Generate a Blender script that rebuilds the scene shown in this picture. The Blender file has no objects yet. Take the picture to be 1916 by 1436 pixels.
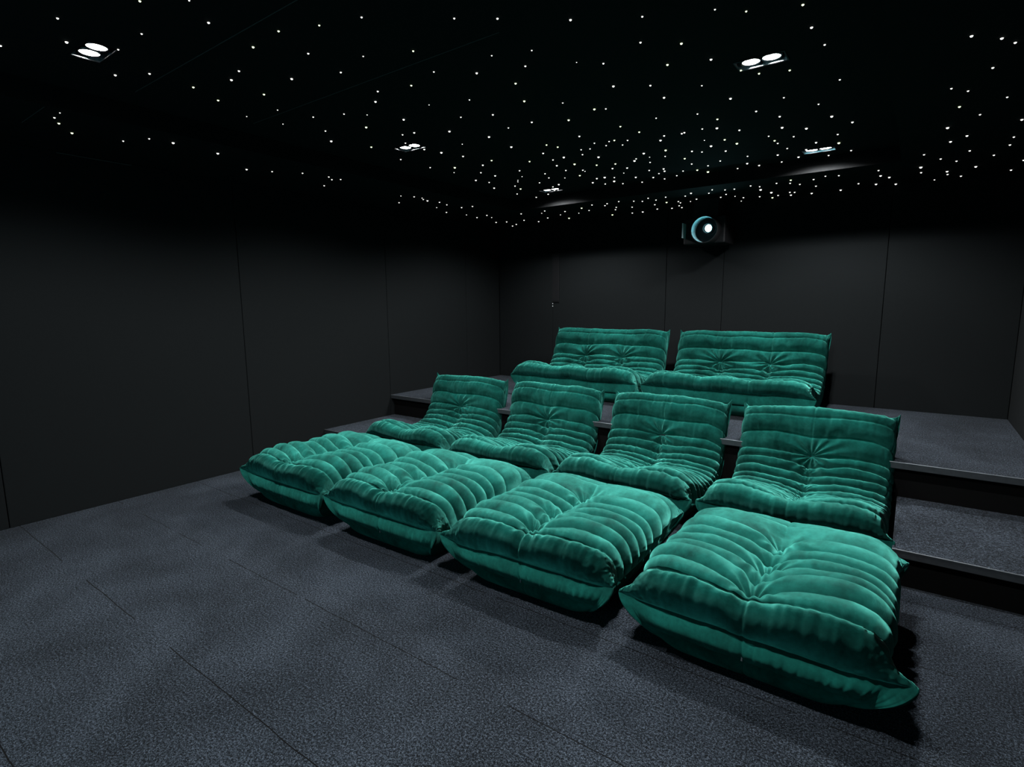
import bpy, math, random
import numpy as np

# ---------------------------------------------------------------- camera, world, light, exposure
scene = bpy.context.scene
COL = scene.collection
CAM = (0.0, 0.0, 1.28)                     # eye height of the photograph, origin of the room plan
FPX = 1025.49                              # focal length in pixels of the 1916 px wide frame
YAW, PITCH, ROLL = 0.630554, 0.144778, -0.00768

def camera():
    f = np.array([-math.sin(YAW) * math.cos(PITCH), math.cos(YAW) * math.cos(PITCH), -math.sin(PITCH)])
    r = np.cross(f, [0, 0, 1]); r /= np.linalg.norm(r)
    u = np.cross(r, f)
    r2 = math.cos(ROLL) * r + math.sin(ROLL) * u
    u2 = -math.sin(ROLL) * r + math.cos(ROLL) * u
    from mathutils import Matrix
    m = Matrix(((r2[0], u2[0], -f[0], CAM[0]), (r2[1], u2[1], -f[1], CAM[1]),
                (r2[2], u2[2], -f[2], CAM[2]), (0, 0, 0, 1)))
    cd = bpy.data.cameras.new('camera'); cd.sensor_width = 36; cd.lens = FPX / 1916 * 36
    cd.clip_start = 0.02
    co = bpy.data.objects.new('camera', cd); COL.objects.link(co); co.matrix_world = m
    scene.camera = co
camera()

w = bpy.data.worlds.new('world'); scene.world = w; w.use_nodes = True
w.node_tree.nodes['Background'].inputs[0].default_value = (0.4, 0.6, 0.65, 1)
w.node_tree.nodes['Background'].inputs[1].default_value = 0.0
scene.view_settings.view_transform = 'Standard'; scene.view_settings.look = 'None'
scene.view_settings.gamma = 1.0; scene.view_settings.use_curve_mapping = False
scene.view_settings.exposure = 0.0
scene.cycles.max_bounces = 6
scene.cycles.sample_clamp_indirect = 3.0

LAMP_W = 108.0                              # power of one downlight lens
SCREEN_STRENGTH = 1.15                     # teal picture on the projection screen behind the camera
PROJECTOR_W = 0.35
SHEEN_R = 0.55

# ---------------------------------------------------------------- room plan (metres)
XL, XR_, YB, YFRONT = -4.178, 0.632, 5.472, -1.35
ZS, ZC = 2.195, 2.294                      # lower ceiling border, raised centre
FX0, FX1, FY1 = -3.287, -0.15, 4.595       # inner edges of the border
FY0 = -0.45
H1, H2 = 0.181, 0.386                      # step and platform tops

# ---------------------------------------------------------------- helpers
def setp(o, label=None, cat=None, group=None, kind=None):
    if label: o['label'] = label
    if cat: o['category'] = cat
    if group: o['group'] = group
    if kind: o['kind'] = kind
    return o

def mesh_np(name, verts, faces, mat=None, parent=None, smooth=True):
    """verts (n,3); faces list of tuples or (m,4) int array"""
    me = bpy.data.meshes.new(name)
    v = np.asarray(verts, dtype=np.float32)
    if isinstance(faces, np.ndarray):
        m = faces.shape[0]
        me.vertices.add(len(v)); me.vertices.foreach_set('co', v.ravel())
        me.loops.add(m * 4); me.loops.foreach_set('vertex_index', faces.astype(np.int32).ravel())
        me.polygons.add(m)
        me.polygons.foreach_set('loop_start', np.arange(0, m * 4, 4, dtype=np.int32))
        me.polygons.foreach_set('loop_total', np.full(m, 4, dtype=np.int32))
        me.update(calc_edges=True); me.validate()
    else:
        me.from_pydata([tuple(map(float, p)) for p in v], [], faces)
        me.update()
    if smooth:
        me.polygons.foreach_set('use_smooth', np.ones(len(me.polygons), dtype=bool))
    if mat: me.materials.append(mat)
    o = bpy.data.objects.new(name, me); COL.objects.link(o)
    if parent: o.parent = parent
    return o

class MB:
    """collects shapes of ONE object"""
    def __init__(s): s.v = []; s.f = []
    def add(s, v, f):
        k = len(s.v); s.v += [tuple(p) for p in v]; s.f += [tuple(i + k for i in q) for q in f]; return s
    def box(s, x0, x1, y0, y1, z0, z1, b=0.0):
        if b <= 0:
            v = [(x, y, z) for x in (x0, x1) for y in (y0, y1) for z in (z0, z1)]
            return s.add(v, [(0, 1, 3, 2), (4, 6, 7, 5), (0, 4, 5, 1), (2, 3, 7, 6), (0, 2, 6, 4), (1, 5, 7, 3)])
        import bmesh
        bm = bmesh.new(); bmesh.ops.create_cube(bm, size=1)
        for q in bm.verts:
            q.co = ((x0 + x1) / 2 + q.co.x * (x1 - x0), (y0 + y1) / 2 + q.co.y * (y1 - y0), (z0 + z1) / 2 + q.co.z * (z1 - z0))
        bmesh.ops.bevel(bm, geom=bm.edges[:], offset=b, segments=2, affect='EDGES', profile=0.5)
        s.add([tuple(q.co) for q in bm.verts], [tuple(q.index for q in f.verts) for f in bm.faces]); bm.free(); return s
    def lathe(s, cx, cy, cz, prof, n=24, axis='z'):
        """prof: list of (r, h) rings along the axis"""
        v = []
        for r, h in prof:
            for k in range(n):
                a = 2 * math.pi * k / n; c, d = r * math.cos(a), r * math.sin(a)
                v.append((cx + c, cy + d, cz + h) if axis == 'z' else (cx + c, cy + h, cz + d))
        f = []
        for j in range(len(prof) - 1):
            for k in range(n):
                a, b = j * n + k, j * n + (k + 1) % n
                f.append((a, b, b + n, a + n))
        return s.add(v, f)
    def disc(s, cx, cy, cz, r, n=24, axis='z', flip=False):
        v = []
        for k in range(n):
            a = 2 * math.pi * k / n; c, d = r * math.cos(a), r * math.sin(a)
            v.append((cx + c, cy + d, cz) if axis == 'z' else (cx + c, cy, cz + d))
        q = tuple(range(n)); return s.add(v, [q[::-1] if flip else q])
    def build(s, name, mat=None, parent=None, smooth=False):
        return mesh_np(name, s.v, s.f, mat, parent, smooth)

def empty(name, loc=(0, 0, 0), rz=0.0, **k):
    o = bpy.data.objects.new(name, None); COL.objects.link(o); o.location = loc; o.rotation_euler = (0, 0, rz)
    o.empty_display_size = 0.1
    return setp(o, **k)

# ---------------------------------------------------------------- materials
def new_mat(name):
    m = bpy.data.materials.new(name); m.use_nodes = True
    nt = m.node_tree; b = nt.nodes['Principled BSDF']
    return m, nt, b
def N(nt, t, **k):
    n = nt.nodes.new(t)
    for a, v in k.items(): setattr(n, a, v)
    return n
def ramp(nt, src, stops):
    r = N(nt, 'ShaderNodeValToRGB'); e = r.color_ramp.elements
    while len(e) > 1: e.remove(e[-1])
    e[0].position, e[0].color = stops[0][0], (*stops[0][1], 1)
    for p, c in stops[1:]:
        q = e.new(p); q.color = (*c, 1)
    nt.links.new(src, r.inputs[0]); return r
def noise(nt, vec, scale, detail=3, rough=0.5, dist=0.0):
    n = N(nt, 'ShaderNodeTexNoise'); n.inputs['Scale'].default_value = scale
    n.inputs['Detail'].default_value = detail; n.inputs['Roughness'].default_value = rough
    n.inputs['Distortion'].default_value = dist
    nt.links.new(vec, n.inputs['Vector']); return n

def velvet(name='teal velvet', lean=None):
    """deep pile velvet: little diffuse return, most of the light comes back off the pile at grazing angles"""
    m, nt, b = new_mat(name)
    tc = N(nt, 'ShaderNodeTexCoord')
    n1 = noise(nt, tc.outputs['Object'], 6, 4, 0.6, 0.5)
    n2 = noise(nt, tc.outputs['Object'], 55, 3, 0.6)
    mix = N(nt, 'ShaderNodeMath', operation='MULTIPLY_ADD'); mix.inputs[1].default_value = 0.30
    nt.links.new(n2.outputs[0], mix.inputs[0]); nt.links.new(n1.outputs[0], mix.inputs[2])
    rd = ramp(nt, mix.outputs[0], [(0.42, (0.0007, 0.024, 0.0185)), (0.66, (0.0016, 0.052, 0.0400)), (0.92, (0.0034, 0.094, 0.074))])
    rs = ramp(nt, mix.outputs[0], [(0.42, (0.030, 0.15, 0.120)), (0.66, (0.062, 0.31, 0.250)), (0.92, (0.12, 0.50, 0.415))])
    mp = N(nt, 'ShaderNodeMapping'); mp.inputs['Scale'].default_value = (1, 1, 0.5)
    nt.links.new(tc.outputs['Object'], mp.inputs[0])
    w1 = noise(nt, mp.outputs[0], 24, 4, 0.55, 0.5)
    bp = N(nt, 'ShaderNodeBump'); bp.inputs['Strength'].default_value = 0.14; bp.inputs['Distance'].default_value = 0.012
    nt.links.new(w1.outputs[0], bp.inputs['Height'])
    nrm = bp.outputs[0]
    if lean:    # leaning pile by bent normals, set to lighten or darken each part
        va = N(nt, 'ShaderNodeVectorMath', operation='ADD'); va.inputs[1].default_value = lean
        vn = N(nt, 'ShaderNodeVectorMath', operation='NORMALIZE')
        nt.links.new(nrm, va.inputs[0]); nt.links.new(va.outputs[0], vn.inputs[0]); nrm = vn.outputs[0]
    sh = N(nt, 'ShaderNodeBsdfSheen'); sh.inputs['Roughness'].default_value = SHEEN_R
    nt.links.new(rs.outputs[0], sh.inputs['Color']); nt.links.new(nrm, sh.inputs['Normal'])
    nt.links.new(rd.outputs[0], b.inputs['Base Color']); nt.links.new(nrm, b.inputs['Normal'])
    b.inputs['Roughness'].default_value = 0.8; b.inputs['Specular IOR Level'].default_value = 0.05
    ad = N(nt, 'ShaderNodeAddShader'); nt.links.new(b.outputs[0], ad.inputs[0]); nt.links.new(sh.outputs[0], ad.inputs[1])
    nt.links.new(ad.outputs[0], nt.nodes['Material Output'].inputs['Surface'])
    return m

def carpet(seams):
    m, nt, b = new_mat('charcoal carpet')
    tc = N(nt, 'ShaderNodeTexCoord')
    big = noise(nt, tc.outputs['Object'], 2.2, 5, 0.6, 0.3)
    fine = noise(nt, tc.outputs['Object'], 300, 2, 0.8)
    mid = noise(nt, tc.outputs['Object'], 135, 3, 0.8)
    a = N(nt, 'ShaderNodeMath', operation='MULTIPLY_ADD'); a.inputs[1].default_value = 0.85
    nt.links.new(fine.outputs[0], a.inputs[0]); nt.links.new(mid.outputs[0], a.inputs[2])
    a2 = N(nt, 'ShaderNodeMath', operation='MULTIPLY_ADD'); a2.inputs[1].default_value = 0.24
    nt.links.new(big.outputs[0], a2.inputs[0]); nt.links.new(a.outputs[0], a2.inputs[2])
    r = ramp(nt, a2.outputs[0], [(0.78, (0.016, 0.018, 0.021)), (1.2, (0.064, 0.069, 0.078))])
    # map range first, the ramp only reads 0..1
    mr = N(nt, 'ShaderNodeMapRange'); mr.inputs['From Min'].default_value = 0.87; mr.inputs['From Max'].default_value = 1.27
    nt.links.new(a2.outputs[0], mr.inputs['Value'])
    nt.nodes.remove(r)
    r = ramp(nt, mr.outputs[0], [(0.0, (0.0003, 0.0005, 0.0008)), (0.42, (0.0068, 0.0088, 0.0116)), (1.0, (0.066, 0.082, 0.104))])
    col = r.outputs[0]
    if seams:   # butt joints between the carpet tiles
        sx = N(nt, 'ShaderNodeSeparateXYZ'); nt.links.new(tc.outputs['Object'], sx.inputs[0])
        wob = noise(nt, tc.outputs['Object'], 6, 2)
        ad = N(nt, 'ShaderNodeMath', operation='MULTIPLY_ADD'); ad.inputs[1].default_value = 0.012
        nt.links.new(wob.outputs[0], ad.inputs[0]); nt.links.new(sx.outputs['Y'], ad.inputs[2])
        o = N(nt, 'ShaderNodeMath', operation='ADD'); o.inputs[1].default_value = -0.281 + 10
        nt.links.new(ad.outputs[0], o.inputs[0])
        md = N(nt, 'ShaderNodeMath', operation='PINGPONG'); md.inputs[1].default_value = 0.25
        nt.links.new(o.outputs[0], md.inputs[0])
        lt = N(nt, 'ShaderNodeMath', operation='LESS_THAN'); lt.inputs[1].default_value = 0.0019
        nt.links.new(md.outputs[0], lt.inputs[0])
        gate = noise(nt, tc.outputs['Object'], 1.7, 2)
        gg = N(nt, 'ShaderNodeMath', operation='GREATER_THAN'); gg.inputs[1].default_value = 0.42
        nt.links.new(gate.outputs[0], gg.inputs[0])
        g2 = N(nt, 'ShaderNodeMath', operation='MULTIPLY'); nt.links.new(lt.outputs[0], g2.inputs[0]); nt.links.new(gg.outputs[0], g2.inputs[1])
        mx = N(nt, 'ShaderNodeMix', data_type='RGBA'); nt.links.new(g2.outputs[0], mx.inputs['Factor'])
        nt.links.new(col, mx.inputs['A']); mx.inputs['B'].default_value = (0.001, 0.001, 0.0012, 1)
        col = mx.outputs['Result']
    nt.links.new(col, b.inputs['Base Color'])
    b.inputs['Roughness'].default_value = 0.95; b.inputs['Specular IOR Level'].default_value = 0.06
    b.inputs['Sheen Weight'].default_value = 0.02
    bp = N(nt, 'ShaderNodeBump'); bp.inputs['Strength'].default_value = 0.8; bp.inputs['Distance'].default_value = 0.004
    nt.links.new(a.outputs[0], bp.inputs['Height']); nt.links.new(bp.outputs[0], b.inputs['Normal'])
    return m

def fabric(name, c, scale=300, var=0.25, rough=0.9):
    m, nt, b = new_mat(name)
    tc = N(nt, 'ShaderNodeTexCoord'); n = noise(nt, tc.outputs['Object'], scale, 2, 0.6)
    r = ramp(nt, n.outputs[0], [(0.3, tuple(x * (1 - var) for x in c)), (0.7, tuple(x * (1 + var) for x in c))])
    nt.links.new(r.outputs[0], b.inputs['Base Color']); b.inputs['Roughness'].default_value = rough
    b.inputs['Specular IOR Level'].default_value = 0.15
    bp = N(nt, 'ShaderNodeBump'); bp.inputs['Strength'].default_value = 0.2; bp.inputs['Distance'].default_value = 0.001
    nt.links.new(n.outputs[0], bp.inputs['Height']); nt.links.new(bp.outputs[0], b.inputs['Normal'])
    return m
def plain(name, c, rough=0.5, metal=0.0, spec=0.5):
    m, nt, b = new_mat(name)
    tc = N(nt, 'ShaderNodeTexCoord'); n = noise(nt, tc.outputs['Object'], 40, 2)
    r = ramp(nt, n.outputs[0], [(0.3, tuple(x * 0.9 for x in c)), (0.7, tuple(min(1, x * 1.1) for x in c))])
    nt.links.new(r.outputs[0], b.inputs['Base Color'])
    b.inputs['Roughness'].default_value = rough; b.inputs['Metallic'].default_value = metal
    b.inputs['Specular IOR Level'].default_value = spec
    return m
def emit(name, c, s):
    m, nt, b = new_mat(name); b.inputs['Base Color'].default_value = (0, 0, 0, 1)
    b.inputs['Emission Color'].default_value = (*c, 1); b.inputs['Emission Strength'].default_value = s
    return m

M = dict(
    velvet=velvet(), velvet_top=velvet('teal velvet, normals bent back to shade darker', (0, 0.34, -0.10)),  # ottoman top: normals bent back so the rib fronts shade darker
    velvet_lit=velvet('teal velvet, normals bent up to shade brighter', (0, -0.25, 0.9)),  # bands and bases: normals bent up so they shade brighter
    velvet_shaded=velvet('teal velvet, normals bent down to shade darker', (0, 0, -0.75)), velvet_seat=velvet('teal velvet, seat normals bent down to shade darker', (0, 0.12, -0.55)), carpet=carpet(True), step_carpet=carpet(False),  # ottoman rolls and chair covers: normals bent down so they shade darker
    wall=fabric('dark wall fabric', (0.0022, 0.0031, 0.0034), 260, 0.12),
    ceil=fabric('black ceiling fabric', (0.0022, 0.0024, 0.0026), 260, 0.2),
    black=plain('matt black paint', (0.004, 0.004, 0.0045), 0.7, 0, 0.2),
    nosing=plain('dark grey edge trim', (0.05, 0.055, 0.06), 0.35, 0.6),
    lip=plain('brushed metal edge lip', (0.22, 0.235, 0.25), 0.5, 0.7),
    gap=plain('black joint backing', (0.002, 0.002, 0.002), 0.9, 0, 0.05),
    joint=plain('grey joint bead', (0.035, 0.037, 0.038), 0.8, 0, 0.2),
    chrome=plain('polished reflector', (0.8, 0.82, 0.85), 0.16, 1.0),
    baffle=plain('dark lamp baffle', (0.03, 0.03, 0.035), 0.25, 0.8),
    lamp=emit('lamp face', (1.0, 0.99, 0.97), 28.0),
    starw=emit('white star', (1.0, 1.0, 0.93), 2.2),
    starg=emit('yellow green star', (0.86, 1.0, 0.62), 2.2),
    lens=emit('projector lens glow', (0.45, 0.92, 1.0), 30.0),
    projector=plain('black projector shell', (0.003, 0.003, 0.0035), 0.6, 0, 0.2),
    port=plain('satin port ring', (0.35, 0.5, 0.52), 0.4, 0, 0.5),
    screen=emit('teal projected picture', (0.36, 0.88, 1.0), SCREEN_STRENGTH),
    white=plain('white plastic', (0.7, 0.7, 0.7), 0.4),
)

# ---------------------------------------------------------------- room
def structure():
    o = MB().box(XL - .1, XR_ + .1, YFRONT - .1, YB + .1, -0.12, 0.0).build('floor', M['carpet'])
    setp(o, 'charcoal carpet floor with faint tile joints', 'floor', kind='structure')
    GAP = 0.004
    # walls: fabric panels butted with a thin shadow gap, over a black backing
    def wall(name, axis, pos, out, cuts, z0, z1, label, extra=None):
        r = empty(name); setp(r, label, 'wall', kind='structure')
        mb = MB()
        for a, b in zip(cuts[:-1], cuts[1:]):
            if axis == 'x': mb.box(*sorted((pos, pos + out * .02)), a + GAP / 2, b - GAP / 2, z0, z1, b=0.003)
            else: mb.box(a + GAP / 2, b - GAP / 2, *sorted((pos, pos + out * .02)), z0, z1, b=0.003)
        mb.build('fabric_panels', M['wall'], r)
        bk = MB()
        if axis == 'x': bk.box(*sorted((pos + out * .0202, pos + out * .12)), cuts[0] - .1, cuts[-1] + .1, -0.1, z1 + .1)
        else: bk.box(cuts[0] - .1, cuts[-1] + .1, *sorted((pos + out * .0202, pos + out * .12)), -0.1, z1 + .1)
        bk.build('backing', M['gap'], r)
        return r
    wall('wall_left', 'x', XL, -1, [YFRONT, -.75, .731, 2.213, 3.661, 4.842, YB], 0, ZS, 'dark grey fabric panelled side wall left of the steps')
    wall('wall_back', 'y', YB, 1, [XL, -3.402, -2.056, -1.499, -.214, XR_], 0, ZS, 'dark grey fabric panelled wall behind the sofas')
    wall('wall_right', 'x', XR_, 1, [YFRONT, 0.2, 1.7, 3.2, 4.4, YB], 0, ZS, 'dark side wall at the right edge of the platform')
    wall('wall_front', 'y', YFRONT, -1, [XL, XR_], 0, ZS, 'dark wall behind the projection screen')
    # ceiling: lower border, fascia and raised centre
    r = empty('ceiling'); setp(r, 'black ceiling with raised centre and lower border full of star lights', 'ceiling', kind='structure')
    t = 0.25
    mb = MB()
    mb.box(XL - .1, FX0, YFRONT - .1, YB + .1, ZS, ZS + t)
    mb.box(FX1, XR_ + .1, YFRONT - .1, YB + .1, ZS, ZS + t)
    mb.box(FX0, FX1, FY1, YB + .1, ZS, ZS + t)
    mb.box(FX0, FX1, YFRONT - .1, FY0, ZS, ZS + t)
    mb.build('lower_border', M['ceil'], r)
    mb = MB()
    # raised centre with rectangular openings for the downlights
    xs = [FX0] + sorted(v for cx in LX for v in (cx - LW / 2, cx + LW / 2)) + [FX1]
    ys = [FY0] + sorted(v for cy in LY for v in (cy - LD / 2, cy + LD / 2)) + [FY1]
    for i in range(len(xs) - 1):
        for j in range(len(ys) - 1):
            if i % 2 == 1 and j % 2 == 1: continue
            mb.box(xs[i], xs[i + 1], ys[j], ys[j + 1], ZC, ZC + .05)
    mb.build('raised_centre', M['ceil'], r)
    MB().box(FX0, FX1, FY0, FY1, ZC + .13, ZC + .2).build('ceiling_void', M['gap'], r)
    j = MB()
    for y in (1.2, 1.784): j.box(FX0 + .2, FX1 - 1.2, y - .0015, y + .0015, ZC - .0015, ZC + .001)
    j.box(XL + .5, FX0 - .03, .903, .906, ZS - .0015, ZS + .001)
    j.box(XL, XL + .004, 1.17, 1.56, ZS - .012, ZS - .008)
    j.build('joint_bead', M['joint'], r)
    # platform and the two side steps
    def slab(name, x0, x1, y0, y1, z, label, over=0.03, th=0.035):
        r = empty(name); setp(r, label, 'step' if name == 'step' else 'platform', kind='structure')
        MB().box(x0, x1, y0, y1, z - th, z, b=0.003).build('carpet_top', M['step_carpet'], r)
        MB().box(x0, x1, y0 - .007, y0 - .0005, z - th - .002, z - .002, b=0.0015).build('nosing', M['nosing'], r)
        MB().box(x0, x1, y0 - .0085, y0 - .0045, z - .003, z + .0012, b=0.001).build('edge_lip', M['lip'], r)
        MB().box(x0, x1, y0 + over, y1, 0, z - th).build('riser', M['gap'], r)
    slab('platform', XL, XR_, 3.672, YB, H2, 'grey carpeted upper platform carrying the two sofas')
    slab('step', XL, -3.69, 2.885, 3.70, H1, 'grey carpeted step against the left wall')
    slab('step', 0.002, XR_, 2.885, 3.70, H1, 'grey carpeted step right of the fourth chair')

LX = (-2.748, -0.612)                      # centres of the recessed lights
LY = (0.93, 2.655, 4.385)
LW, LD = 0.190, 0.100

def downlight(cx, cy, label, dim=1.0):
    t = empty('ceiling_light', (cx, cy, ZC), label=label, cat='ceiling light', group='recessed twin downlights')
    a, b = LW / 2, LD / 2
    dp = 0.05
    # trim frame
    m = MB()
    for x0, x1, y0, y1 in ((-a - .006, a + .006, -b - .006, -b), (-a - .006, a + .006, b, b + .006), (-a - .006, -a, -b, b), (a, a + .006, -b, b)):
        m.box(x0, x1, y0, y1, -.003, .002)
    m.build('trim_frame', M['baffle'], t)
    # slightly flared mirror walls of the recess
    i = .008
    v = [(-a, -b, -.001), (a, -b, -.001), (a, b, -.001), (-a, b, -.001),
         (-a + i, -b + i, dp), (a - i, -b + i, dp), (a - i, b - i, dp), (-a + i, b - i, dp)]
    MB().add(v, [(0, 4, 5, 1), (1, 5, 6, 2), (2, 6, 7, 3), (3, 7, 4, 0)]).build('reflector', M['chrome'], t)
    MB().box(-a + .004, a - .004, -b + .004, b - .004, dp, dp + .01).build('back_plate', M['baffle'], t)
    for s in (-1, 1):
        cxx = s * .041
        lp = MB().lathe(cxx, 0, 0, [(.040, .014), (.039, .004), (.036, .004), (.035, .012), (.035, dp)], 28).build('lamp_ring', M['baffle'], t, True)
        f = MB().disc(cxx, 0, .008, .0352, 28, flip=True).build('lamp_face', M['lamp'], t)
        ld = bpy.data.lights.new('lamp_beam', 'SPOT'); ld.energy = LAMP_W * dim; ld.color = (0.95, 0.98, 1.0)
        ld.spot_size = math.radians(152); ld.spot_blend = 0.5; ld.shadow_soft_size = 0.022
        lo = bpy.data.objects.new('lamp_beam', ld); COL.objects.link(lo); lo.parent = t; lo.location = (cxx, 0, .003)
    return t

# ---------------------------------------------------------------- quilted seats
def spline(P, n):
    """centripetal-ish cubic through points P -> n samples, even in arc length"""
    P = np.array(P, float); d = np.r_[0, np.cumsum(np.linalg.norm(np.diff(P, axis=0), axis=1))]
    k = len(P); t = np.linspace(0, d[-1], 900)
    # natural cubic spline per axis
    h = np.diff(d); A = np.zeros((k, k)); A[0, 0] = A[-1, -1] = 1
    out = []
    for a in range(P.shape[1]):
        y = P[:, a]; r = np.zeros(k)
        for i in range(1, k - 1):
            A[i, i - 1], A[i, i], A[i, i + 1] = h[i - 1], 2 * (h[i - 1] + h[i]), h[i]
            r[i] = 6 * ((y[i + 1] - y[i]) / h[i] - (y[i] - y[i - 1]) / h[i - 1])
        m = np.linalg.solve(A, r)
        j = np.clip(np.searchsorted(d, t, side='right') - 1, 0, k - 2); x = t - d[j]
        out.append(y[j] + x * ((y[j + 1] - y[j]) / h[j] - h[j] * (2 * m[j] + m[j + 1]) / 6) + x ** 2 * m[j] / 2 + x ** 3 * (m[j + 1] - m[j]) / (6 * h[j]))
    Q = np.stack(out, 1); D = np.r_[0, np.cumsum(np.linalg.norm(np.diff(Q, axis=0), axis=1))]
    s = np.linspace(0, D[-1], n)
    return np.stack([np.interp(s, D, Q[:, a]) for a in range(P.shape[1])], 1), D[-1]

def vnoise(rng, shape_s, shape_u, ns, nu):
    """smooth value noise on the (s,u) grid: lattice of ns x nu cells"""
    L = rng.standard_normal((ns + 3, nu + 3))
    s = np.linspace(0, ns, shape_s); u = np.linspace(0, nu, shape_u)
    i = s.astype(int); j = u.astype(int); fs = s - i; fu = u - j
    fs = fs * fs * (3 - 2 * fs); fu = fu * fu * (3 - 2 * fu)
    a = L[np.ix_(i, j)]; b = L[np.ix_(i + 1, j)]; c = L[np.ix_(i, j + 1)]; d = L[np.ix_(i + 1, j + 1)]
    fs = fs[:, None]; fu = fu[None, :]
    return (a * (1 - fs) + b * fs) * (1 - fu) + (c * (1 - fs) + d * fs) * fu

def grid_faces(ns, nu, s0=0, s1=None):
    s1 = ns - 1 if s1 is None else s1
    i, j = np.meshgrid(np.arange(s0, s1), np.arange(nu - 1), indexing='ij')
    a = (i * nu + j).ravel()
    return np.stack([a, a + 1, a + nu + 1, a + nu], 1)

def normals(P):
    ds = np.gradient(P, axis=0); du = np.gradient(P, axis=1)
    n = np.cross(du, ds); l = np.linalg.norm(n, axis=2, keepdims=True); l[l < 1e-12] = 1
    return n / l

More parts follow.
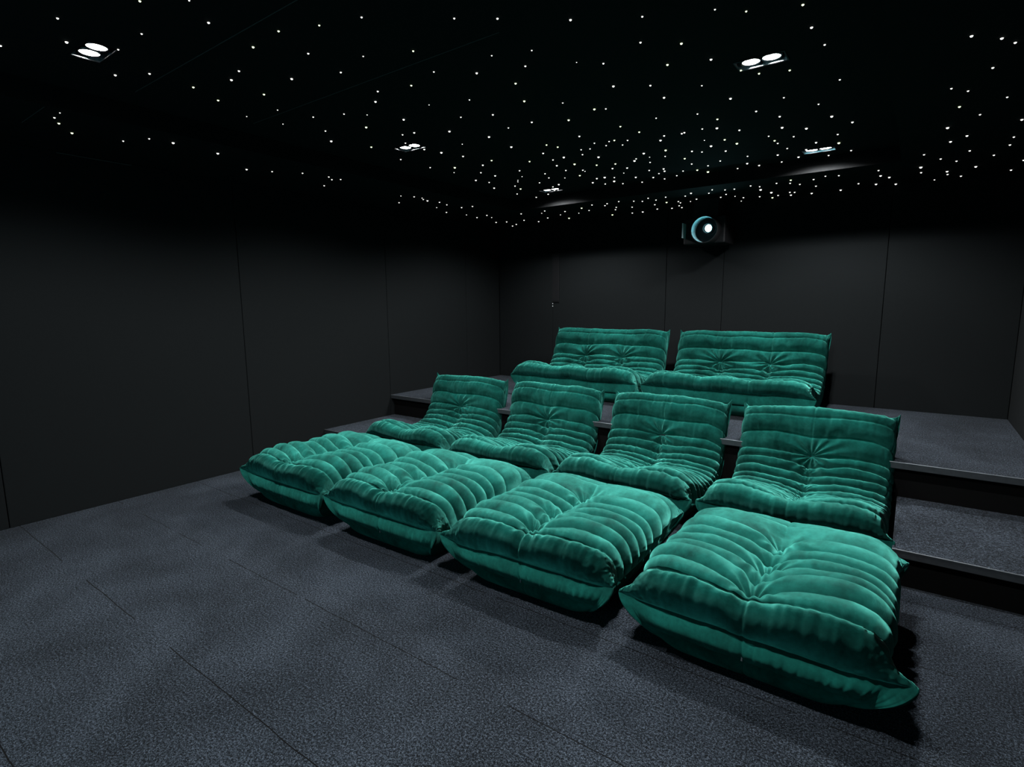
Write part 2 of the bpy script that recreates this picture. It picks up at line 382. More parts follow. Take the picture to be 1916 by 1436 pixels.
def quilt(half, C, B, seams, cols, rolls, ear, seed, NS, NU, n_u=3.4, valley=(0.05, 0.10), rib=0.016,
          tuft=0.03, main=(), top_ear=None, split=None, floor_in=(0.1, 0.12), floor_y=None, name='seat', parent=None,
          lower=(0.45, 0.018), sag=0.0, zfloor=0.0, roll_at=None, mat='velvet', rib_cap=1.3, wrinkle=1.0, flank=0.012, front_dip=0.0):
    """one stuffed quilted cover. C: centre profile (y,z) from front seam over the top to the back seam; B: side seam line.
    seams: list of (s_centre, s_side, depth); cols: x of the tuft columns; rolls: (s0, s1) where columns pinch"""
    rng = np.random.default_rng(seed)
    Cc, Lc = spline(C, NS); Bb, _ = spline(B, NS)
    s = np.linspace(0, 1, NS)
    # superellipse across the width, even in arc length
    th = np.linspace(-math.pi / 2, math.pi / 2, 2001)
    uu = np.sign(np.sin(th)) * np.abs(np.sin(th)) ** (2 / n_u); gg = np.abs(np.cos(th)) ** (2 / n_u)
    hh = 0.26
    D = np.r_[0, np.cumsum(np.hypot(np.diff(uu) * half, np.diff(gg) * hh))]
    q = np.linspace(0, D[-1], NU); u = np.interp(q, D, uu); g = np.interp(q, D, gg)
    g[0] = g[-1] = 0; u[0], u[-1] = -1, 1
    S, U = s[:, None], u[None, :]
    X = half * U * np.ones_like(S)
    wob = vnoise(rng, NS, NU, 3, 4) * 0.010
    au = np.abs(U)
    # pull the profile in at the sides, more gently near the ends so that ears form
    Y = Bb[:, 0:1] + (Cc[:, 0:1] - Bb[:, 0:1]) * g[None, :]
    Z = Bb[:, 1:2] + (Cc[:, 1:2] - Bb[:, 1:2]) * g[None, :]
    # bulge of the flanks between the ends
    bul = np.sin(math.pi * np.clip(S, 0, 1)) ** 0.5
    X = X + np.sign(U) * au ** 3 * flank * bul
    # front ears
    e0 = np.exp(-(S / 0.055) ** 2) * au ** 14
    edx = np.where(U > 0, ear[0], ear[3] if len(ear) > 3 else ear[0])
    X = X + np.sign(U) * e0 * edx; Y = Y - e0 * ear[1]; Z = Z + e0 * ear[2]
    te = top_ear or ear
    e1 = np.exp(-((1 - S) / (0.05 if top_ear is None else 0.032)) ** 2) * au ** (16 if top_ear is None else 34)
    X = X + np.sign(U) * e1 * te[0] * (0.6 if top_ear is None else 1); Y = Y + e1 * te[1]; Z = Z + e1 * te[2]
    P = np.stack([X, Y, Z], 2)
    n = normals(P)
    if n[NS // 2, NU // 2, 2] < 0: n = -n
    # local wobble of the seam lines
    sw = vnoise(rng, 2, NU, 1, 7)[0:1] * 0.003
    xm = X
    d = np.zeros_like(X)
    # distance to columns
    dx = np.min(np.stack([np.abs(xm - c) for c in cols]), axis=0)
    spacing = half / (len(cols) + 1) * 2
    tnorm = np.clip(dx / (half * (1.0 if len(cols) == 1 else 0.45)), 0, 1)
    blend = 1 - np.exp(-(dx / 0.13) ** 1.3)
    lines = []
    for k, (sc, ss, dep) in enumerate(seams):
        wv = np.interp(u, np.linspace(-1, 1, 9), rng.standard_normal(9)) * 0.0035
        lines.append(sc + (ss - sc) * blend + wv[None, :])
    Lx = [np.zeros_like(X)] + lines + [np.ones_like(X)]
    endfade = np.clip(np.minimum(S, 1 - S) / 0.02, 0, 1)
    for k in range(len(Lx) - 1):
        a, b = Lx[k], Lx[k + 1]
        wdt = np.maximum(b - a, 1e-4); ph = (S - a) / wdt
        ins = (ph >= 0) & (ph < 1)
        size = np.clip(wdt * Lc / 0.075, 0.35, rib_cap)
        amp = rib * size
        if k == 0 or k == len(Lx) - 2: amp = amp * 0.6
        if k == 1 and split is None: amp = amp * 0.62
        if k == len(Lx) - 3 and split is None: amp = amp * 0.6
        prof = np.abs(np.sin(math.pi * np.clip(ph, 0, 1))) ** 0.72
        d += np.where(ins, amp * prof, 0)
    for (sc, ss, dep), ln in zip(seams, lines):
        d -= dep * np.exp(-(np.abs(S - ln) * Lc / 0.007) ** 1.4)
    # the columns: a valley plus deep tufts where seams cross it
    s0, s1 = rolls
    vwin = np.clip((S - s0) / 0.05, 0, 1) * np.clip((s1 - S) / 0.07, 0, 1)
    vwin = vwin * vwin * (3 - 2 * vwin)
    d -= valley[0] * np.exp(-(dx / valley[1]) ** 1.25) * vwin
    for c in cols:
        for k, (sc, ss, dep) in enumerate(seams):
            if not (s0 + 0.005 < sc < s1 - 0.02): continue
            jx, js = rng.normal(0, .006), rng.normal(0, .004)
            big = k in main
            rx = xm - (c + jx); ry = (S - sc - js) * Lc
            rr = np.hypot(rx, ry); an = np.arctan2(ry, rx)
            d -= (tuft * ((1.7 if split is None else 0.75) if big else 1)) * np.exp(-(rr / (0.035 if big else 0.02)) ** 1.3)
            mm = rng.integers(9, 13); phs = rng.uniform(0, 6.28)
            wr = np.cos(mm * an + phs + 1.5 * np.sin(2 * an + phs)) * np.exp(-(rr / ((0.11 if split is None else 0.15) if big else 0.045)) ** 1.5) * np.clip(rr / .025, 0, 1)
            d += wr * ((0.0075 if split is None else 0.0105) if big else 0.0032)
        # the stitched joint running along the column on the rolls
        d -= 0.0045 * np.exp(-(np.abs(xm - c) / 0.005) ** 1.5) * (1 - vwin)
    # creases square to the seams, strongest beside seams and on the rolls
    fine = vnoise(rng, NS, NU, 10, NU // 6) * 0.55 + vnoise(rng, NS, NU, 18, NU // 4) * 0.45
    near = np.zeros_like(X)
    for ln in [np.zeros_like(X)] + lines + [np.ones_like(X)]:
        near = np.maximum(near, np.exp(-(np.abs(S - ln) * Lc / 0.03)))
    rollw = np.clip(1 - (S - seams[0][1]) / 0.03, 0, 1)
    d += wrinkle * fine * (0.0011 + 0.0027 * near + 0.0006 * rollw) * endfade + fine * 0.0013 * rollw * endfade
    d += vnoise(rng, NS, NU, 9, 12) * 0.0028
    # ears crumple
    earw = np.exp(-((1 - au) * half / 0.09) ** 2) * np.maximum(np.exp(-(S * Lc / .12) ** 2), np.exp(-((1 - S) * Lc / .12) ** 2))
    d += vnoise(rng, NS, NU, NS // 5, NU // 4) * 0.003 * earw
    edge = np.clip(g[None, :] / 0.35, 0, 1) ** 0.8 * endfade ** 0.5
    d = d * edge * (1 - 0.5 * au ** 8)
    P = P + n * d[..., None]
    P[..., 2] += wob * edge * 0.6
    if front_dip:
        wdp = min(.20, half / (1.6 * len(cols)))
        for c in cols: P[..., 2] -= front_dip * np.exp(-(np.abs(X - c) / wdp) ** 2) * np.exp(-((S - .20) / .11) ** 2)
    if sag:
        for c in cols: P[..., 2] -= sag * np.exp(-(np.abs(X - c) / .12) ** 1.5) * np.clip(S / .08, 0, 1) * np.clip((.97 - S) / .12, 0, 1)
    P[..., 2] = np.maximum(P[..., 2], zfloor + 0.004)
    flat = P.reshape(-1, 3)
    objs = []
    if split is None:
        parts = [('front_roll', 0, roll_at, 'velvet_shaded'), ('quilted_top', roll_at, 1, mat)]
    else:
        parts = [('front_roll', 0, roll_at, mat), ('seat', roll_at, split, mat), ('backrest', split, 1, mat)]
    for nm, a, b, mt in parts:
        a, b = int(round(a * (NS - 1))), int(round(b * (NS - 1)))
        sub = P[a:b + 1].reshape(-1, 3)
        objs.append(mesh_np(nm, sub, grid_faces(b - a + 1, NU), M[mt], parent))
    # ---- lower body lofted from the seam loop to the floor
    loop = np.concatenate([P[0, :-1], P[:-1, -1], P[-1, ::-1][:-1], P[::-1, 0][:-1]])
    m = len(loop)
    fx, fy = floor_in; y0, y1 = floor_y
    fl = np.zeros((m, 3))
    ymin, ymax = Bb[0, 0], Bb[-1, 0]
    r_in = 0.09
    fl[:, 0] = np.clip(loop[:, 0], -half, half) * (half - fx) / half
    tt = np.clip((loop[:, 1] - ymin) / (ymax - ymin), 0, 1)
    fl[:, 1] = y0 + (y1 - y0) * tt
    # round the plan corners of the foot
    cx = np.clip(np.abs(fl[:, 0]) - (half - fx - r_in), 0, None)
    cy = np.clip(np.maximum(y0 + r_in - fl[:, 1], fl[:, 1] - (y1 - r_in)), 0, None)
    rr = np.hypot(cx, cy); over = rr > r_in
    k = np.where(over, r_in / np.maximum(rr, 1e-6), 1)
    fl[:, 0] = np.sign(fl[:, 0]) * (np.abs(fl[:, 0]) - cx + cx * k)
    fl[:, 1] = np.where(fl[:, 1] < (y0 + y1) / 2, fl[:, 1] + cy * (1 - k), fl[:, 1] - cy * (1 - k))
    fl[:, 2] = zfloor
    tsplit, bulge = lower
    T = np.r_[np.linspace(0, tsplit, 15), np.linspace(tsplit, 1, 15)[1:]]
    out = np.stack([fl[:, 0] - np.mean(fl[:, 0]), (fl[:, 1] - (y0 + y1) / 2), np.zeros(m)], 1)
    out /= np.linalg.norm(out, axis=1, keepdims=True)
    # push outwards along the nearest face rather than radially
    side = np.zeros((m, 3)); nf = NU - 1; nsd = NS - 1
    side[:nf, 1] = -1; side[nf:nf + nsd, 0] = 1; side[nf + nsd:2 * nf + nsd, 1] = 1; side[2 * nf + nsd:, 0] = -1
    arc = np.r_[0, np.cumsum(np.linalg.norm(np.diff(loop[:, :2], axis=0), axis=1))]
    fn = np.interp(arc, np.linspace(0, arc[-1], 150), rng.standard_normal(150)) * 0.6 + np.interp(arc, np.linspace(0, arc[-1], 420), rng.standard_normal(420)) * 0.5
    colp = np.min(np.stack([np.abs(loop[:, 0] - c) for c in cols]), axis=0)
    corner = np.where(np.abs(side[:, 1]) > 0, 1 - np.clip(np.abs(loop[:, 0]) / half, 0, 1) ** 7, 1.0)
    rings = []
    for t in T:
        # steep first, then tucked under: y/x follow t**1.9
        e, ex = t ** 2.4, t ** 1.45
        p = loop * (1 - np.array([ex, e, t])) + fl * np.array([ex, e, t])
        if t <= tsplit: w_ = math.sin(math.pi * t / tsplit) ** 0.6; bl = bulge * w_
        else: w_ = math.sin(math.pi * (t - tsplit) / (1 - tsplit)) ** 0.7; bl = bulge * 0.9 * w_
        cr = fn * (0.0017 if t <= tsplit else 0.0006) * (1.2 - abs(2 * min(t / tsplit, 1) - 1))
        hgt = np.clip((loop[:, 2] - zfloor) / 0.2, 0.2, 1.2) * np.where(np.abs(side[:, 0]) > 0, 0.25, 1.0)
        joint = 0.006 * np.exp(-(colp / 0.006) ** 1.5)
        bl = bl - (0.010 if abs(t - tsplit) < 1e-6 else 0.0)
        bl = bl * corner
        p = p + side * (bl * hgt + cr - joint * (w_ ** .5 + .3))[:, None]
        p[:, 2] = np.maximum(p[:, 2], zfloor)
        rings.append(p)
    R = np.array(rings)
    def band(nm, a, b, mat):
        V = R[a:b + 1]; kk = V.shape[0]
        i, j = np.meshgrid(np.arange(kk - 1), np.arange(m), indexing='ij')
        j2 = (j + 1) % m
        F = np.stack([(i * m + j).ravel(), (i * m + j2).ravel(), ((i + 1) * m + j2).ravel(), ((i + 1) * m + j).ravel()], 1)[:, ::-1]
        return mesh_np(nm, V.reshape(-1, 3), F, mat, parent)
    band('side_band', 0, 14, M['velvet_lit'])
    band('base', 14, 28, M['velvet_lit'])
    if split is None:   # zip pull in the stitched joint of the band
        q = R[11, int(np.argmin(np.abs(loop[:nf, 0] - cols[0])))]
        MB().box(q[0] - .0025, q[0] + .0025, q[1] - .005, q[1] + .001, q[2] - .008, q[2] + .008, b=.001).build('zip_pull', M['lip'], parent)
    return objs

def ottoman(cx, y, rz, seed, label, ears=(.040, .040)):
    t = empty('ottoman', (cx, y, 0), rz, label=label, cat='ottoman', group='teal quilted ottomans on the floor')
    rng = random.Random(seed)
    j = lambda a: a + rng.uniform(-.006, .006)
    C = [(0, .195), (-.004, .235), (.006, .290), (.05, .325), (.15, .330), (.30, j(.316)), (.45, j(.310)), (.60, j(.315)), (.72, .324), (.80, .306), (.848, .256), (.85, .220), (.84, .195)]
    B = [(0, .195), (.06, .175), (.22, .155), (.42, .150), (.62, .155), (.78, .175), (.84, .195)]
    # arc length of C about 1.25: welt, ribs, rear welt
    seams = [(.1525, .1525, .003)]
    cs = [.200, .290, .385, .480, .570, .655]
    ss = [.235, .322, .408, .495, .585, .700]
    for a, b in zip(cs, ss): seams.append((a + rng.uniform(-.006, .006), b + rng.uniform(-.006, .006), .010))
    seams.append((.845, .85, .0045))
    quilt(.392, C, B, seams, [0.0 + rng.uniform(-.01, .01)], (.15, .80), (ears[1], .024, .024, ears[0]), seed, 360, 300,
          n_u=5.0, wrinkle=.45, flank=-.006, valley=(.040, .066), rib=.038, tuft=.020, main=(1, 3, 6), parent=t,
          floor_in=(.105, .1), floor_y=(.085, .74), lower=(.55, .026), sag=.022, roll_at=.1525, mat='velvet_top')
    return t

def seat(kind, cx, y, z, rz, seed, half, cols, label, group, cat):
    t = empty(kind, (cx, y, z), rz, label=label, cat=cat, group=group)
    rng = random.Random(seed)
    j = lambda a: a + rng.uniform(-.005, .005)
    C = [(0, .20), (-.035, .235), (-.035, .28), (.0, .315), (.075, .325), (.18, .292), (.31, j(.245)), (.44, j(.215)), (.55, j(.225)), (.645, j(.285)),
         (.708, .37), (.742, .47), (.765, .56), (.785, .603), (.82, .622), (.855, .612), (.872, .585)]
    B = [(0, .20), (.08, .15), (.22, .10), (.38, .07), (.54, .07), (.68, .12), (.77, .24), (.82, .38), (.85, .50), (.868, .585)]
    Cc, L = spline(C, 50)
    # positions measured along the cover, from the top edge downwards
    top = .905
    seams = [(.168, .150, .003)]
    cs = [.255, .312, .366, .418, .468, .514, .558, .600, .642, .684, .728]
    ss = [.232, .290, .346, .400, .452, .500, .546, .591, .637, .682, .732]
    for a, b in zip(cs, ss): seams.append((a + rng.uniform(-.004, .004), b + rng.uniform(-.004, .004), .009))
    seams.append((.815, .812, .008))
    seams.append((.905, .905, .003))
    nu = 290 if len(cols) == 1 else 420
    quilt(half, C, B, seams, cols, (.14, .76), (.048, .010, .0), seed, 380, nu, n_u=4.6 if len(cols) == 1 else 6.5,
          valley=(.028, .085), rib=.018, tuft=.016, main=(11,), top_ear=(.020, -.008, .050), split=.50, parent=t,
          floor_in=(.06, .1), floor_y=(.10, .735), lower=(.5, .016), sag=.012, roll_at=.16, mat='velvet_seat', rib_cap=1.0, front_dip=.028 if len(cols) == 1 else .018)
    return t

# ---------------------------------------------------------------- projector, plates, screen
def projector():
    x, y, z = -1.50, 5.05, 1.925
    t = empty('projector', (x, y, z), label='black projector under the back ceiling border, glowing cyan lens', cat='projector')
    m = MB().box(-.27, .10, .06, .36, -.125, .11, b=.012).build('housing', M['projector'], t)
    # front face ring: round port whose wall catches the lens light
    R0 = .110
    MB().lathe(-.052, 0, -.012, [(R0 + .010, .062), (R0 + .010, -.05), (R0 + .004, -.053), (R0 + .0005, -.050)], 48, 'y').build('port_rim', M['black'], t, True)
    MB().lathe(-.052, 0, -.012, [(R0, -.050), (R0 - .002, .0), (R0 - .004, .059)], 48, 'y').build('lens_port', M['port'], t, True)
    MB().lathe(-.035, 0, 0, [(.05, .059), (.05, .0), (.045, -.012), (.036, -.008), (.034, .0)], 36, 'y').build('lens_barrel', M['projector'], t, True)
    MB().lathe(-.025, 0, 0, [(.0305, -.0065), (.024, -.012), (.013, -.016), (.0005, -.017)], 24, 'y').build('lens', M['lens'], t, True)
    MB().box(-.253, -.247, -.03, .06, -.07, .06, b=.001).build('side_fin', M['port'], t)
    MB().box(-.20, .02, .10, .30, .10, ZS - z).build('ceiling_bracket', M['black'], t)
    ld = bpy.data.lights.new('projector_beam', 'POINT'); ld.energy = PROJECTOR_W; ld.color = (.25, .85, 1.0); ld.shadow_soft_size = .02
    lo = bpy.data.objects.new('projector_beam', ld); COL.objects.link(lo); lo.parent = t; lo.location = (-.03, -.028, .0)

def extras():
    o = empty('cover_plate', (-3.355, YB, 1.51), label='slim black cover plate beside a joint of the back wall', cat='wall plate')
    MB().box(-.045, .045, -.010, 0, -.22, .33, b=.002).build('plate', M['projector'], o)
    MB().box(-.04, .04, -.012, -.010, -.212, -.205).build('groove', M['gap'], o)
    for k, dz in enumerate((-.232, -.262)):
        q = MB().box(-.047, -.040, -.004, 0, dz - .004, dz + .004).build('screw_cap', M['white'], o)
    s = empty('projection_screen', (-1.75, YFRONT + .03, 1.15), label='wide projection screen on the front wall, showing a teal picture', cat='screen')
    MB().box(-1.6, 1.6, -.028, 0, -.78, .78, b=.004).build('screen_frame', M['black'], s)
    MB().box(-1.55, 1.55, 0, .004, -.72, .72).build('screen_surface', M['screen'], s)

# ---------------------------------------------------------------- star lights (x, y, zone, size class, radius mm)
STARS = [
 (-2.181,0.889,'c',3,4.3), (-2.046,0.986,'c',2,3.3), (-2.537,0.761,'c',3,4.7), (-2.428,0.985,'c',2,3.7), (-2.73,0.839,'c',4,6.2), (-2.97,0.695,'c',3,5.3),
 (-2.645,0.982,'c',2,3.9), (-2.144,1.095,'c',4,5.3), (-2.001,1.281,'c',3,4.3), (-1.843,1.346,'c',3,4.1), (-2.199,1.292,'c',4,5.6), (-2.076,1.456,'c',3,4.5),
 (-2.802,1.153,'c',3,5.3), (-2.938,1.069,'c',3,5.4), (-2.464,1.374,'c',3,5), (-2.585,1.403,'c',4,6.4), (-2.358,1.56,'c',4,6.2), (-2.124,1.65,'c',3,4.8),
 (-2.809,1.339,'c',3,5.4), (-2.632,1.585,'c',3,5.4), (-2.885,1.49,'c',3,5.6), (-2.78,1.745,'c',1,3.4), (-3.004,1.7,'c',1,3.5), (-2.964,1.888,'c',1,3.6),
 (-2.728,1.922,'c',2,4.6), (-2.883,2.109,'c',2,4.9), (-3.028,2.254,'c',4,8), (-3.359,0.973,'l',1,3.5), (-3.463,0.979,'l',2,4.9), (-3.55,1.019,'l',3,6.3),
 (-3.689,1.111,'l',3,6.6), (-3.642,1.33,'l',2,5.2), (-3.482,1.399,'l',2,5.1), (-3.462,1.513,'l',4,8), (-3.485,1.772,'l',4,8.2), (-3.734,2.085,'l',3,7.3),
 (-3.656,2.223,'l',2,5.8), (-3.534,2.378,'l',2,5.7), (-3.488,2.559,'l',2,5.8), (-3.543,2.625,'l',2,5.9), (-3.488,2.661,'l',2,5.9), (-3.765,2.716,'l',2,6.2),
 (-1.674,1.402,'c',3,4), (-1.416,1.606,'c',3,3.9), (-1.293,1.7,'c',4,4.8), (-1.088,1.866,'c',4,4.9), (-0.871,2.001,'c',3,4), (-0.955,2.183,'c',3,4.3),
 (-0.829,2.289,'c',4,5.4), (-1.72,1.697,'c',3,4.3), (-1.919,1.607,'c',2,3.6), (-1.795,1.893,'c',2,3.7), (-1.493,1.921,'c',2,3.5), (-1.335,1.982,'c',2,3.4),
 (-1.245,2.189,'c',1,2.6), (-1.44,2.088,'c',3,4.5), (-1.653,2.017,'c',4,5.7), (-1.159,2.268,'c',3,4.5), (-0.944,2.446,'c',4,5.8), (-1.985,1.939,'c',3,4.9),
 (-1.583,2.215,'c',4,5.9), (-1.234,2.521,'c',4,6.1), (-1.091,2.619,'c',3,5), (-1.096,2.808,'c',4,6.5), (-2.165,1.892,'c',3,5.1), (-2.28,1.975,'c',4,6.5),
 (-2.098,2.171,'c',1,3.1), (-1.888,2.243,'c',2,4.1), (-1.679,2.424,'c',4,6.4), (-1.537,2.564,'c',2,4.2), (-1.451,2.744,'c',4,6.7), (-1.4,2.776,'c',2,4.3),
 (-2.556,1.993,'c',2,4.5), (-2.469,2.077,'c',1,3.3), (-2.369,2.248,'c',4,7), (-2.093,2.411,'c',2,4.4), (-1.929,2.486,'c',3,5.5), (-1.831,2.717,'c',3,5.7),
 (-1.647,2.812,'c',4,7), (-1.244,3.08,'c',2,4.6), (-2.639,2.209,'c',4,7.3), (-2.495,2.449,'c',3,6), (-2.579,2.434,'c',2,4.9), (-2.694,2.565,'c',2,5.1),
 (-2.311,2.557,'c',4,7.4), (-1.996,2.718,'c',2,4.6), (-2.193,2.785,'c',4,7.5), (-1.747,3.114,'c',3,6.2), (-1.465,3.093,'c',3,5.9), (-1.42,3.259,'c',3,6.1),
 (-2.934,2.491,'c',3,6.6), (-1.328,3.423,'c',3,6.3), (-2.701,2.738,'c',3,6.6), (-2.666,2.864,'c',4,8.3), (-2.425,2.802,'c',1,3.7), (-2.613,3.025,'c',3,6.8),
 (-3.014,2.819,'c',2,5.6), (-3.015,3.113,'c',2,5.9), (-2.87,3.226,'c',4,9.1), (-2.982,3.342,'c',1,4.5), (-2.526,3.234,'c',3,7), (-2.659,3.299,'c',3,7.2),
 (-2.818,3.471,'c',2,6), (-2.795,3.622,'c',3,7.8), (-3.02,3.652,'c',3,8), (-2.982,3.781,'c',2,6.5), (-3.09,3.988,'c',3,8.5), (-2.213,3.044,'c',4,8),
 (-2.327,3.423,'c',3,7.1), (-2.006,3.146,'c',3,6.4), (-1.974,3.232,'c',3,6.5), (-2.131,3.3,'c',3,6.7), (-2.073,3.476,'c',4,8.5), (-2.17,3.489,'c',2,5.6),
 (-2.234,3.646,'c',3,7.3), (-2.543,3.604,'c',2,6), (-2.643,3.78,'c',1,4.6), (-2.746,3.867,'c',1,4.7), (-2.78,3.914,'c',1,4.8), (-2.895,4.033,'c',2,6.7),
 (-2.926,4.161,'c',3,8.6), (-3.083,4.328,'c',2,7.1), (-2.442,3.809,'c',2,6.1), (-2.496,3.951,'c',2,6.3), (-2.655,4.055,'c',2,6.5), (-2.563,4.216,'c',3,8.4),
 (-2.653,4.266,'c',2,6.7), (-2.72,4.403,'c',2,6.9), (-2.86,4.516,'c',2,7.2), (-3.032,4.573,'c',2,7.3), (-3.609,3.362,'l',1,4.9), (-3.853,3.565,'l',2,7),
 (-3.546,3.456,'l',2,6.6), (-3.534,3.538,'l',1,5), (-3.572,3.591,'l',2,6.8), (-3.588,3.659,'l',3,8.6), (-3.556,3.779,'l',2,6.9), (-3.59,3.913,'l',2,7.1),
 (-3.766,3.962,'l',1,5.4), (-3.88,4.221,'l',2,7.6), (-3.581,4.11,'l',2,7.3), (-3.459,4.126,'l',2,7.2), (-3.829,4.469,'l',1,5.8), (-3.858,4.674,'l',2,8.1),
 (-3.683,4.624,'l',2,7.9), (-3.736,4.772,'l',1,6), (-3.913,5.079,'l',2,8.5), (-3.796,5.122,'l',2,8.5), (-3.942,5.436,'l',2,8.9), (-3.826,5.35,'l',2,8.7),
 (-3.348,4.769,'l',2,7.8), (-3.575,5.147,'l',2,8.3), (-3.063,4.773,'b',2,7.6), (-3.164,4.873,'b',1,5.7), (-3.281,5.172,'b',2,8.2), (-3.504,5.333,'l',2,8.5),
 (-3.064,5.078,'b',1,5.9), (-2.921,4.928,'b',2,7.6), (-1.742,3.301,'c',2,5.1), (-1.65,3.324,'c',2,5.1), (-1.613,3.322,'c',3,6.3), (-1.547,3.374,'c',2,5.1),
 (-1.706,3.395,'c',2,5.2), (-1.615,3.448,'c',2,5.2), (-1.883,3.382,'c',2,5.3), (-1.935,3.495,'c',2,5.4), (-1.826,3.4,'c',2,5.3), (-1.877,3.621,'c',4,8.6),
 (-2.108,3.689,'c',4,8.9), (-1.992,3.815,'c',3,7.3), (-1.866,3.868,'c',3,7.3), (-1.945,3.983,'c',3,7.5), (-1.849,4.036,'c',3,7.5), (-1.718,3.872,'c',4,8.9),
 (-1.686,3.827,'c',2,5.7), (-2.257,3.817,'c',2,6), (-2.149,3.89,'c',2,6), (-2.155,3.935,'c',1,4.5), (-2.255,4.033,'c',3,7.8), (-1.94,4.175,'c',1,4.6),
 (-2.395,4.035,'c',1,4.7), (-2.197,4.214,'c',3,8.1), (-2.127,4.216,'c',4,9.9), (-2.067,4.27,'c',2,6.4), (-2.128,4.394,'c',4,10.2), (-1.924,4.369,'c',3,8.1),
 (-2.296,4.331,'c',3,8.3), (-2.236,4.445,'c',2,6.7), (-2.109,4.525,'c',2,6.7), (-1.039,3.152,'c',2,4.6), (-0.977,3.307,'c',3,6), (-1.025,3.468,'c',4,7.7),
 (-1.099,3.431,'c',2,4.9), (-1.207,3.435,'c',3,6.3), (-1.226,3.445,'c',3,6.3), (-1.381,3.501,'c',4,8), (-1.16,3.673,'c',1,3.9), (-0.929,3.59,'c',3,6.4),
 (-1.053,3.736,'c',3,6.6), (-1.013,3.871,'c',4,8.5), (-1.438,3.741,'c',4,8.5), (-1.164,3.828,'c',4,8.5), (-1.305,3.876,'c',3,7), (-1.256,3.935,'c',2,5.6),
 (-1.12,4.01,'c',3,7.1), (-1.586,3.725,'c',4,8.5), (-1.593,3.845,'c',1,4.2), (-1.497,3.89,'c',2,5.6), (-1.646,3.984,'c',2,5.8), (-1.408,4.034,'c',3,7.3),
 (-1.419,4.219,'c',2,6), (-1.225,4.26,'c',2,6), (-1.035,4.246,'c',2,5.9), (-1.087,4.46,'c',3,7.8), (-1.746,4.214,'c',2,6.2), (-1.639,4.235,'c',3,7.7),
 (-1.66,4.311,'c',3,7.8), (-1.338,4.347,'c',2,6.1), (-1.544,4.396,'c',2,6.3), (-1.446,4.434,'c',3,7.9), (-1.397,4.544,'c',4,10), (-1.725,4.361,'c',2,6.3),
 (-1.183,4.575,'c',2,6.4), (-1.813,4.464,'c',3,8.2), (-1.638,4.522,'c',2,6.5), (-1.758,4.571,'c',2,6.6), (-1.955,4.573,'c',2,6.7), (-1.423,4.759,'b',2,6.6),
 (-1.488,4.889,'b',2,6.8), (-1.34,4.829,'b',2,6.7), (-1.385,5.029,'b',2,7), (-1.27,4.844,'b',2,6.7), (-1.459,5.138,'b',2,7.1), (-1.491,5.311,'b',2,7.4),
 (-1.608,5.269,'b',3,9.3), (-1.657,5.092,'b',2,7.2), (-1.709,5.398,'b',2,7.6), (-1.591,5.42,'b',2,7.5), (-1.348,5.174,'b',1,5.3), (-1.304,5.282,'b',2,7.3),
 (-1.362,5.447,'b',1,5.5), (-1.134,4.794,'b',2,6.6), (-1.083,4.872,'b',2,6.7), (-1.104,5.006,'b',4,10.7), (-1.058,5.187,'b',4,11), (-0.949,4.819,'b',2,6.6),
 (-1.038,5.364,'b',2,7.3), (-1.179,5.324,'b',2,7.3), (-1.099,5.445,'b',3,9.3), (-0.84,4.766,'b',3,8.2), (-0.864,4.885,'b',2,6.6), (-0.81,4.978,'b',2,6.7),
 (-0.931,5.277,'b',2,7.2), (-0.899,5.303,'b',2,7.2), (-0.946,5.417,'b',3,9.2), (-0.697,4.848,'b',2,6.6), (-0.718,5.134,'b',2,6.9), (-0.79,5.445,'b',3,9.2),
 (-0.611,4.78,'b',2,6.5), (-0.529,4.82,'b',2,6.5), (-0.436,5.238,'b',2,7), (-0.576,5.441,'b',3,9.2), (-0.773,3.303,'c',3,5.9), (-0.688,3.472,'c',3,6.1),
 (-0.456,3.647,'c',4,7.8), (-0.373,3.834,'c',3,6.6), (-0.715,3.693,'c',4,8), (-0.603,3.8,'c',4,8.1), (-0.815,3.828,'c',2,5.3), (-0.692,3.932,'c',2,5.4),
 (-0.805,3.954,'c',3,6.9), (-0.801,4.031,'c',2,5.6), (-0.774,4.2,'c',2,5.8), (-0.858,4.34,'c',3,7.5), (-0.873,4.568,'c',2,6.3), (-0.751,4.492,'c',3,7.7),
 (-0.599,4.164,'c',3,7.2), (-0.677,4.313,'c',3,7.4), (-0.467,4.05,'c',2,5.5), (-0.482,4.265,'c',4,9), (-0.435,4.525,'c',2,6.1), (-0.574,4.575,'c',2,6.2),
 (-1.029,4.575,'c',3,8), (-0.285,4.812,'b',2,6.5), (-0.282,5.022,'b',3,8.5), (-0.232,5.123,'b',3,8.6), (-0.326,5.352,'b',3,9), (-0.2,5.445,'b',3,9.2),
 (-3.11,5.333,'b',3,10.3), (-2.863,5.107,'b',1,5.8), (-2.693,4.858,'b',3,9.3), (-2.7,5.023,'b',2,7.6), (-2.533,4.768,'b',2,7.2), (-2.452,4.875,'b',2,7.3),
 (-2.389,4.794,'b',2,7.2), (-2.257,4.762,'b',2,7), (-2.408,5.028,'b',2,7.4), (-2.472,5.146,'b',2,7.6), (-2.638,5.42,'b',3,10.1), (-2.141,4.831,'b',2,7.1),
 (-2.083,4.889,'b',2,7.1), (-1.983,4.778,'b',2,6.9), (-1.96,4.904,'b',2,7.1), (-2.283,5.116,'b',2,7.5), (-2.426,5.445,'b',2,7.9), (-2.313,5.445,'b',3,9.9),
 (-2.058,5.123,'b',2,7.4), (-2.131,5.372,'b',2,7.7), (-1.842,4.827,'b',2,6.9), (-1.928,5.08,'b',3,9.1), (-1.826,5.104,'b',2,7.2), (-1.833,5.179,'b',2,7.3),
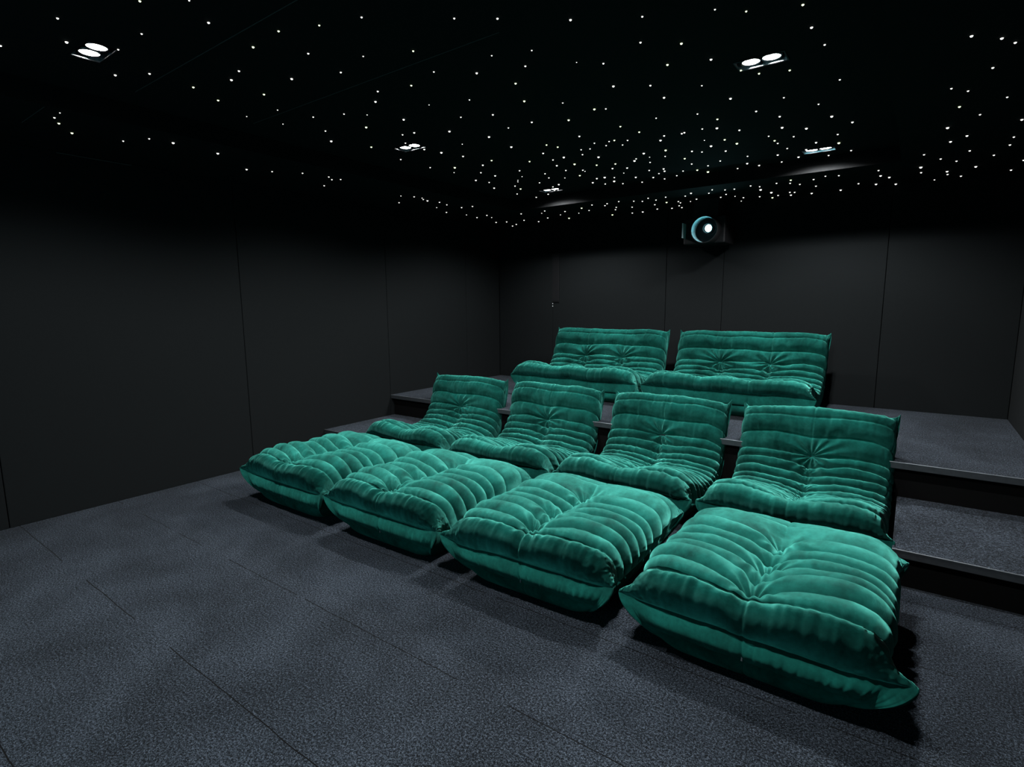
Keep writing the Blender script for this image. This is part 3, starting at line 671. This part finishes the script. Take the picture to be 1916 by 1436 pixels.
 (-1.896,5.326,'b',2,7.5), (-1.911,5.445,'b',2,7.7), (-2.002,5.423,'b',2,7.7), (-1.689,4.887,'b',2,6.9), (-1.608,4.793,'b',3,8.5), (-1.738,5.174,'b',1,5.4),
 (-0.648,2.109,'c',2,3.2), (-0.563,2.188,'c',3,4.1), (-0.395,2.26,'c',4,5.1), (-0.395,2.457,'c',4,5.5), (-0.374,2.646,'c',3,4.7), (-0.778,2.507,'c',4,5.8),
 (0.085,2.625,'r',4,5.7), (0.173,2.712,'r',4,5.9), (0.216,2.785,'r',3,4.9), (0.175,3.02,'r',3,5.2), (-0.705,2.699,'c',3,4.9), (-0.648,2.785,'c',3,5),
 (-0.531,2.83,'c',3,5.1), (-0.364,3.087,'c',2,4.3), (-0.897,2.769,'c',2,4.1), (-0.833,3.024,'c',4,6.7), (-0.615,3.175,'c',2,4.5), (-0.488,3.387,'c',2,4.7),
 (0.053,3.194,'r',2,4.4), (0.114,3.276,'r',2,4.5), (0.264,3.482,'r',2,4.8), (0.096,3.508,'r',3,6), (0.186,3.715,'r',2,5), (0.367,3.948,'r',3,6.7),
 (0.065,3.882,'r',4,8.2), (0.16,4.134,'r',3,7), (0.091,4.223,'r',3,7.2), (0.377,4.329,'r',2,5.8), (0.381,4.529,'r',2,6.1), (0.197,4.547,'r',2,6.1),
 (-0.03,4.485,'r',2,6), (0.059,4.684,'b',2,6.3), (0.33,4.778,'b',2,6.4), (0.146,4.822,'b',2,6.5), (-0.044,4.883,'b',4,10.2), (-0.041,5.083,'b',2,6.8),
 (0.263,5.1,'b',3,8.6), (0.504,5.069,'b',2,6.8), (0.109,5.156,'b',3,8.7), (0.116,5.276,'b',2,7.1), (0.199,5.41,'b',2,7.2), (0.475,5.389,'b',2,7.2),
 (0.043,5.445,'b',1,5.4),
]


ORD = ['', 'first', 'second', 'third', 'fourth', 'fifth', 'sixth', 'seventh', 'eighth', 'ninth', 'tenth', 'eleventh', 'twelfth',
       'thirteenth', 'fourteenth', 'fifteenth', 'sixteenth', 'seventeenth', 'eighteenth', 'nineteenth', 'twentieth']
def ordinal(k):
    if k <= 20: return ORD[k]
    tens = {2: 'twenty', 3: 'thirty', 4: 'forty', 5: 'fifty', 6: 'sixty'}
    tie = {2: 'twentieth', 3: 'thirtieth', 4: 'fortieth', 5: 'fiftieth', 6: 'sixtieth'}
    return tens[k // 10] + '-' + ORD[k % 10] if k % 10 else tie[k // 10]

def project_x(p):
    f = np.array([-math.sin(YAW) * math.cos(PITCH), math.cos(YAW) * math.cos(PITCH), -math.sin(PITCH)])
    r = np.cross(f, [0, 0, 1]); r /= np.linalg.norm(r); q = np.array(p) - np.array(CAM)
    return (q @ r) / (q @ f)

def stars():
    def dome(r):
        prof = [(r, 0), (r * .92, -r * .38), (r * .6, -r * .78), (r * .02, -r)]
        return MB().lathe(0, 0, 0, prof, 10)
    def zone(x, y, z):
        if z == 'l': return 'in the left ceiling border'
        if z == 'b': return 'in the back ceiling border'
        if z == 'r': return 'in the right ceiling border'
        col = 'left of' if x < -2.75 else ('right of' if x > -0.61 else 'between')
        if y < 0.93: row = 'before the front downlight'
        elif y < 2.65: row = 'between front and middle downlights'
        elif y < 3.55: row = 'just behind the middle downlights'
        elif y < 4.38: row = 'just ahead of the rear downlights'
        else: row = 'behind the rear downlights'
        return 'of the raised centre %s' % row
    size = {1: 'faint', 2: 'small', 3: 'bright', 4: 'large'}
    # the 300 that show largest are things, the rest one object
    order = sorted(range(len(STARS)), key=lambda i: (-STARS[i][3], -STARS[i][4] / math.dist((STARS[i][0], STARS[i][1], 2.2), CAM), i))
    keep, rest = order[:300], order[300:]
    cells = {}
    for i in keep:
        x, y, z, b, r = STARS[i]
        cells.setdefault((zone(x, y, z), b), []).append(i)
    cache = {}
    for (zn, b), idx in sorted(cells.items()):
        idx.sort(key=lambda i: project_x((STARS[i][0], STARS[i][1], ZC if STARS[i][2] == 'c' else ZS)))
        for k, i in enumerate(idx, 1):
            x, y, z, b, r = STARS[i]
            r = max(.0022, round(r * STAR_SCALE * 2) / 2000)
            tint = 'g' if (i * 7919) % 10 < 3 and b >= 3 else 'w'
            if (r, tint) not in cache:
                o = dome(r).build('star_light', M['star' + tint], None, True); cache[(r, tint)] = o
            else:
                o = cache[(r, tint)].copy(); COL.objects.link(o)
            o.location = (x, y, (ZC if z == 'c' else ZS) - .0003)
            if len(idx) == 1: lb = 'the only %s star light %s' % (size[b], zn)
            else: lb = '%s %s star from the left %s' % (ordinal(k), size[b], zn)
            setp(o, lb, 'star light', 'star lights dotted over the black ceiling')
    mb = MB()
    for i in rest:
        x, y, z, b, r = STARS[i]; r = max(.002, r * STAR_SCALE / 1000)
        mb.lathe(x, y, (ZC if z == 'c' else ZS) - .0003, [(r, 0), (r * .92, -r * .38), (r * .6, -r * .78), (r * .02, -r)], 8)
    o = mb.build('star_lights', M['starw'], None, True)
    setp(o, 'the faintest and farthest star lights scattered over the black ceiling', 'star lights', kind='stuff')
STAR_SCALE = 0.88

# ---------------------------------------------------------------- build
structure()
downlight(LX[0], LY[0], 'twin square downlight at the top left of the photo')
downlight(LX[1], LY[0], 'twin downlight in the raised ceiling above the photo frame, nearest the camera')
downlight(LX[0], LY[1], 'twin downlight in the middle row on the left, above the first ottoman')
downlight(LX[1], LY[1], 'twin downlight in the middle row on the right, above the fourth ottoman', 1.2)
downlight(LX[0], LY[2], 'twin downlight in the rear row on the left, beside the back fascia', 1.25)
downlight(LX[1], LY[2], 'twin downlight in the rear row on the right, beside the back fascia', 1.45)
projector(); extras(); stars()

WHO = ['leftmost, nearest the left wall', 'second from the left', 'third from the left', 'rightmost, nearest the camera']
for k, (cx, y, rz, sd, er) in enumerate([(-3.07, 1.79, 0.0, 11, (.06, .040)), (-2.172, 1.79, 0.01, 12, (.043, .04)), (-1.268, 1.79, 0.02, 13, (.045, .04)), (-0.37, 1.79, 0.0, 14, (.045, .07))]):
    ottoman(cx, y, rz, sd, 'teal velvet quilted ottoman on the carpet, %s' % WHO[k], er)
for k, (cx, y, rz, sd) in enumerate([(-3.23, 2.93, 0, 21), (-2.305, 2.93, 0, 22), (-1.365, 2.93, 0, 23), (-.44, 2.93, 0, 24)]):
    seat('lounge_chair', cx, y, 0, rz, sd, .402, [0.0], 'low teal velvet quilted chair, %s' % ['leftmost of the middle row, beside the left step', 'second from the left in the middle row',
         'third from the left in the middle row', 'rightmost of the middle row, beside the right step'][k], 'teal quilted chairs in the middle row', 'chair')
for k, (cx, y, rz, sd) in enumerate([(-2.545, 4.38, 0, 31), (-1.175, 4.38, 0, 32)]):
    seat('sofa', cx, y, H2, rz, sd, .612, [-.205, .205], 'teal velvet quilted two-seat sofa on the platform, %s' % ['left one', 'right one'][k],
         'teal quilted sofas on the platform', 'sofa')
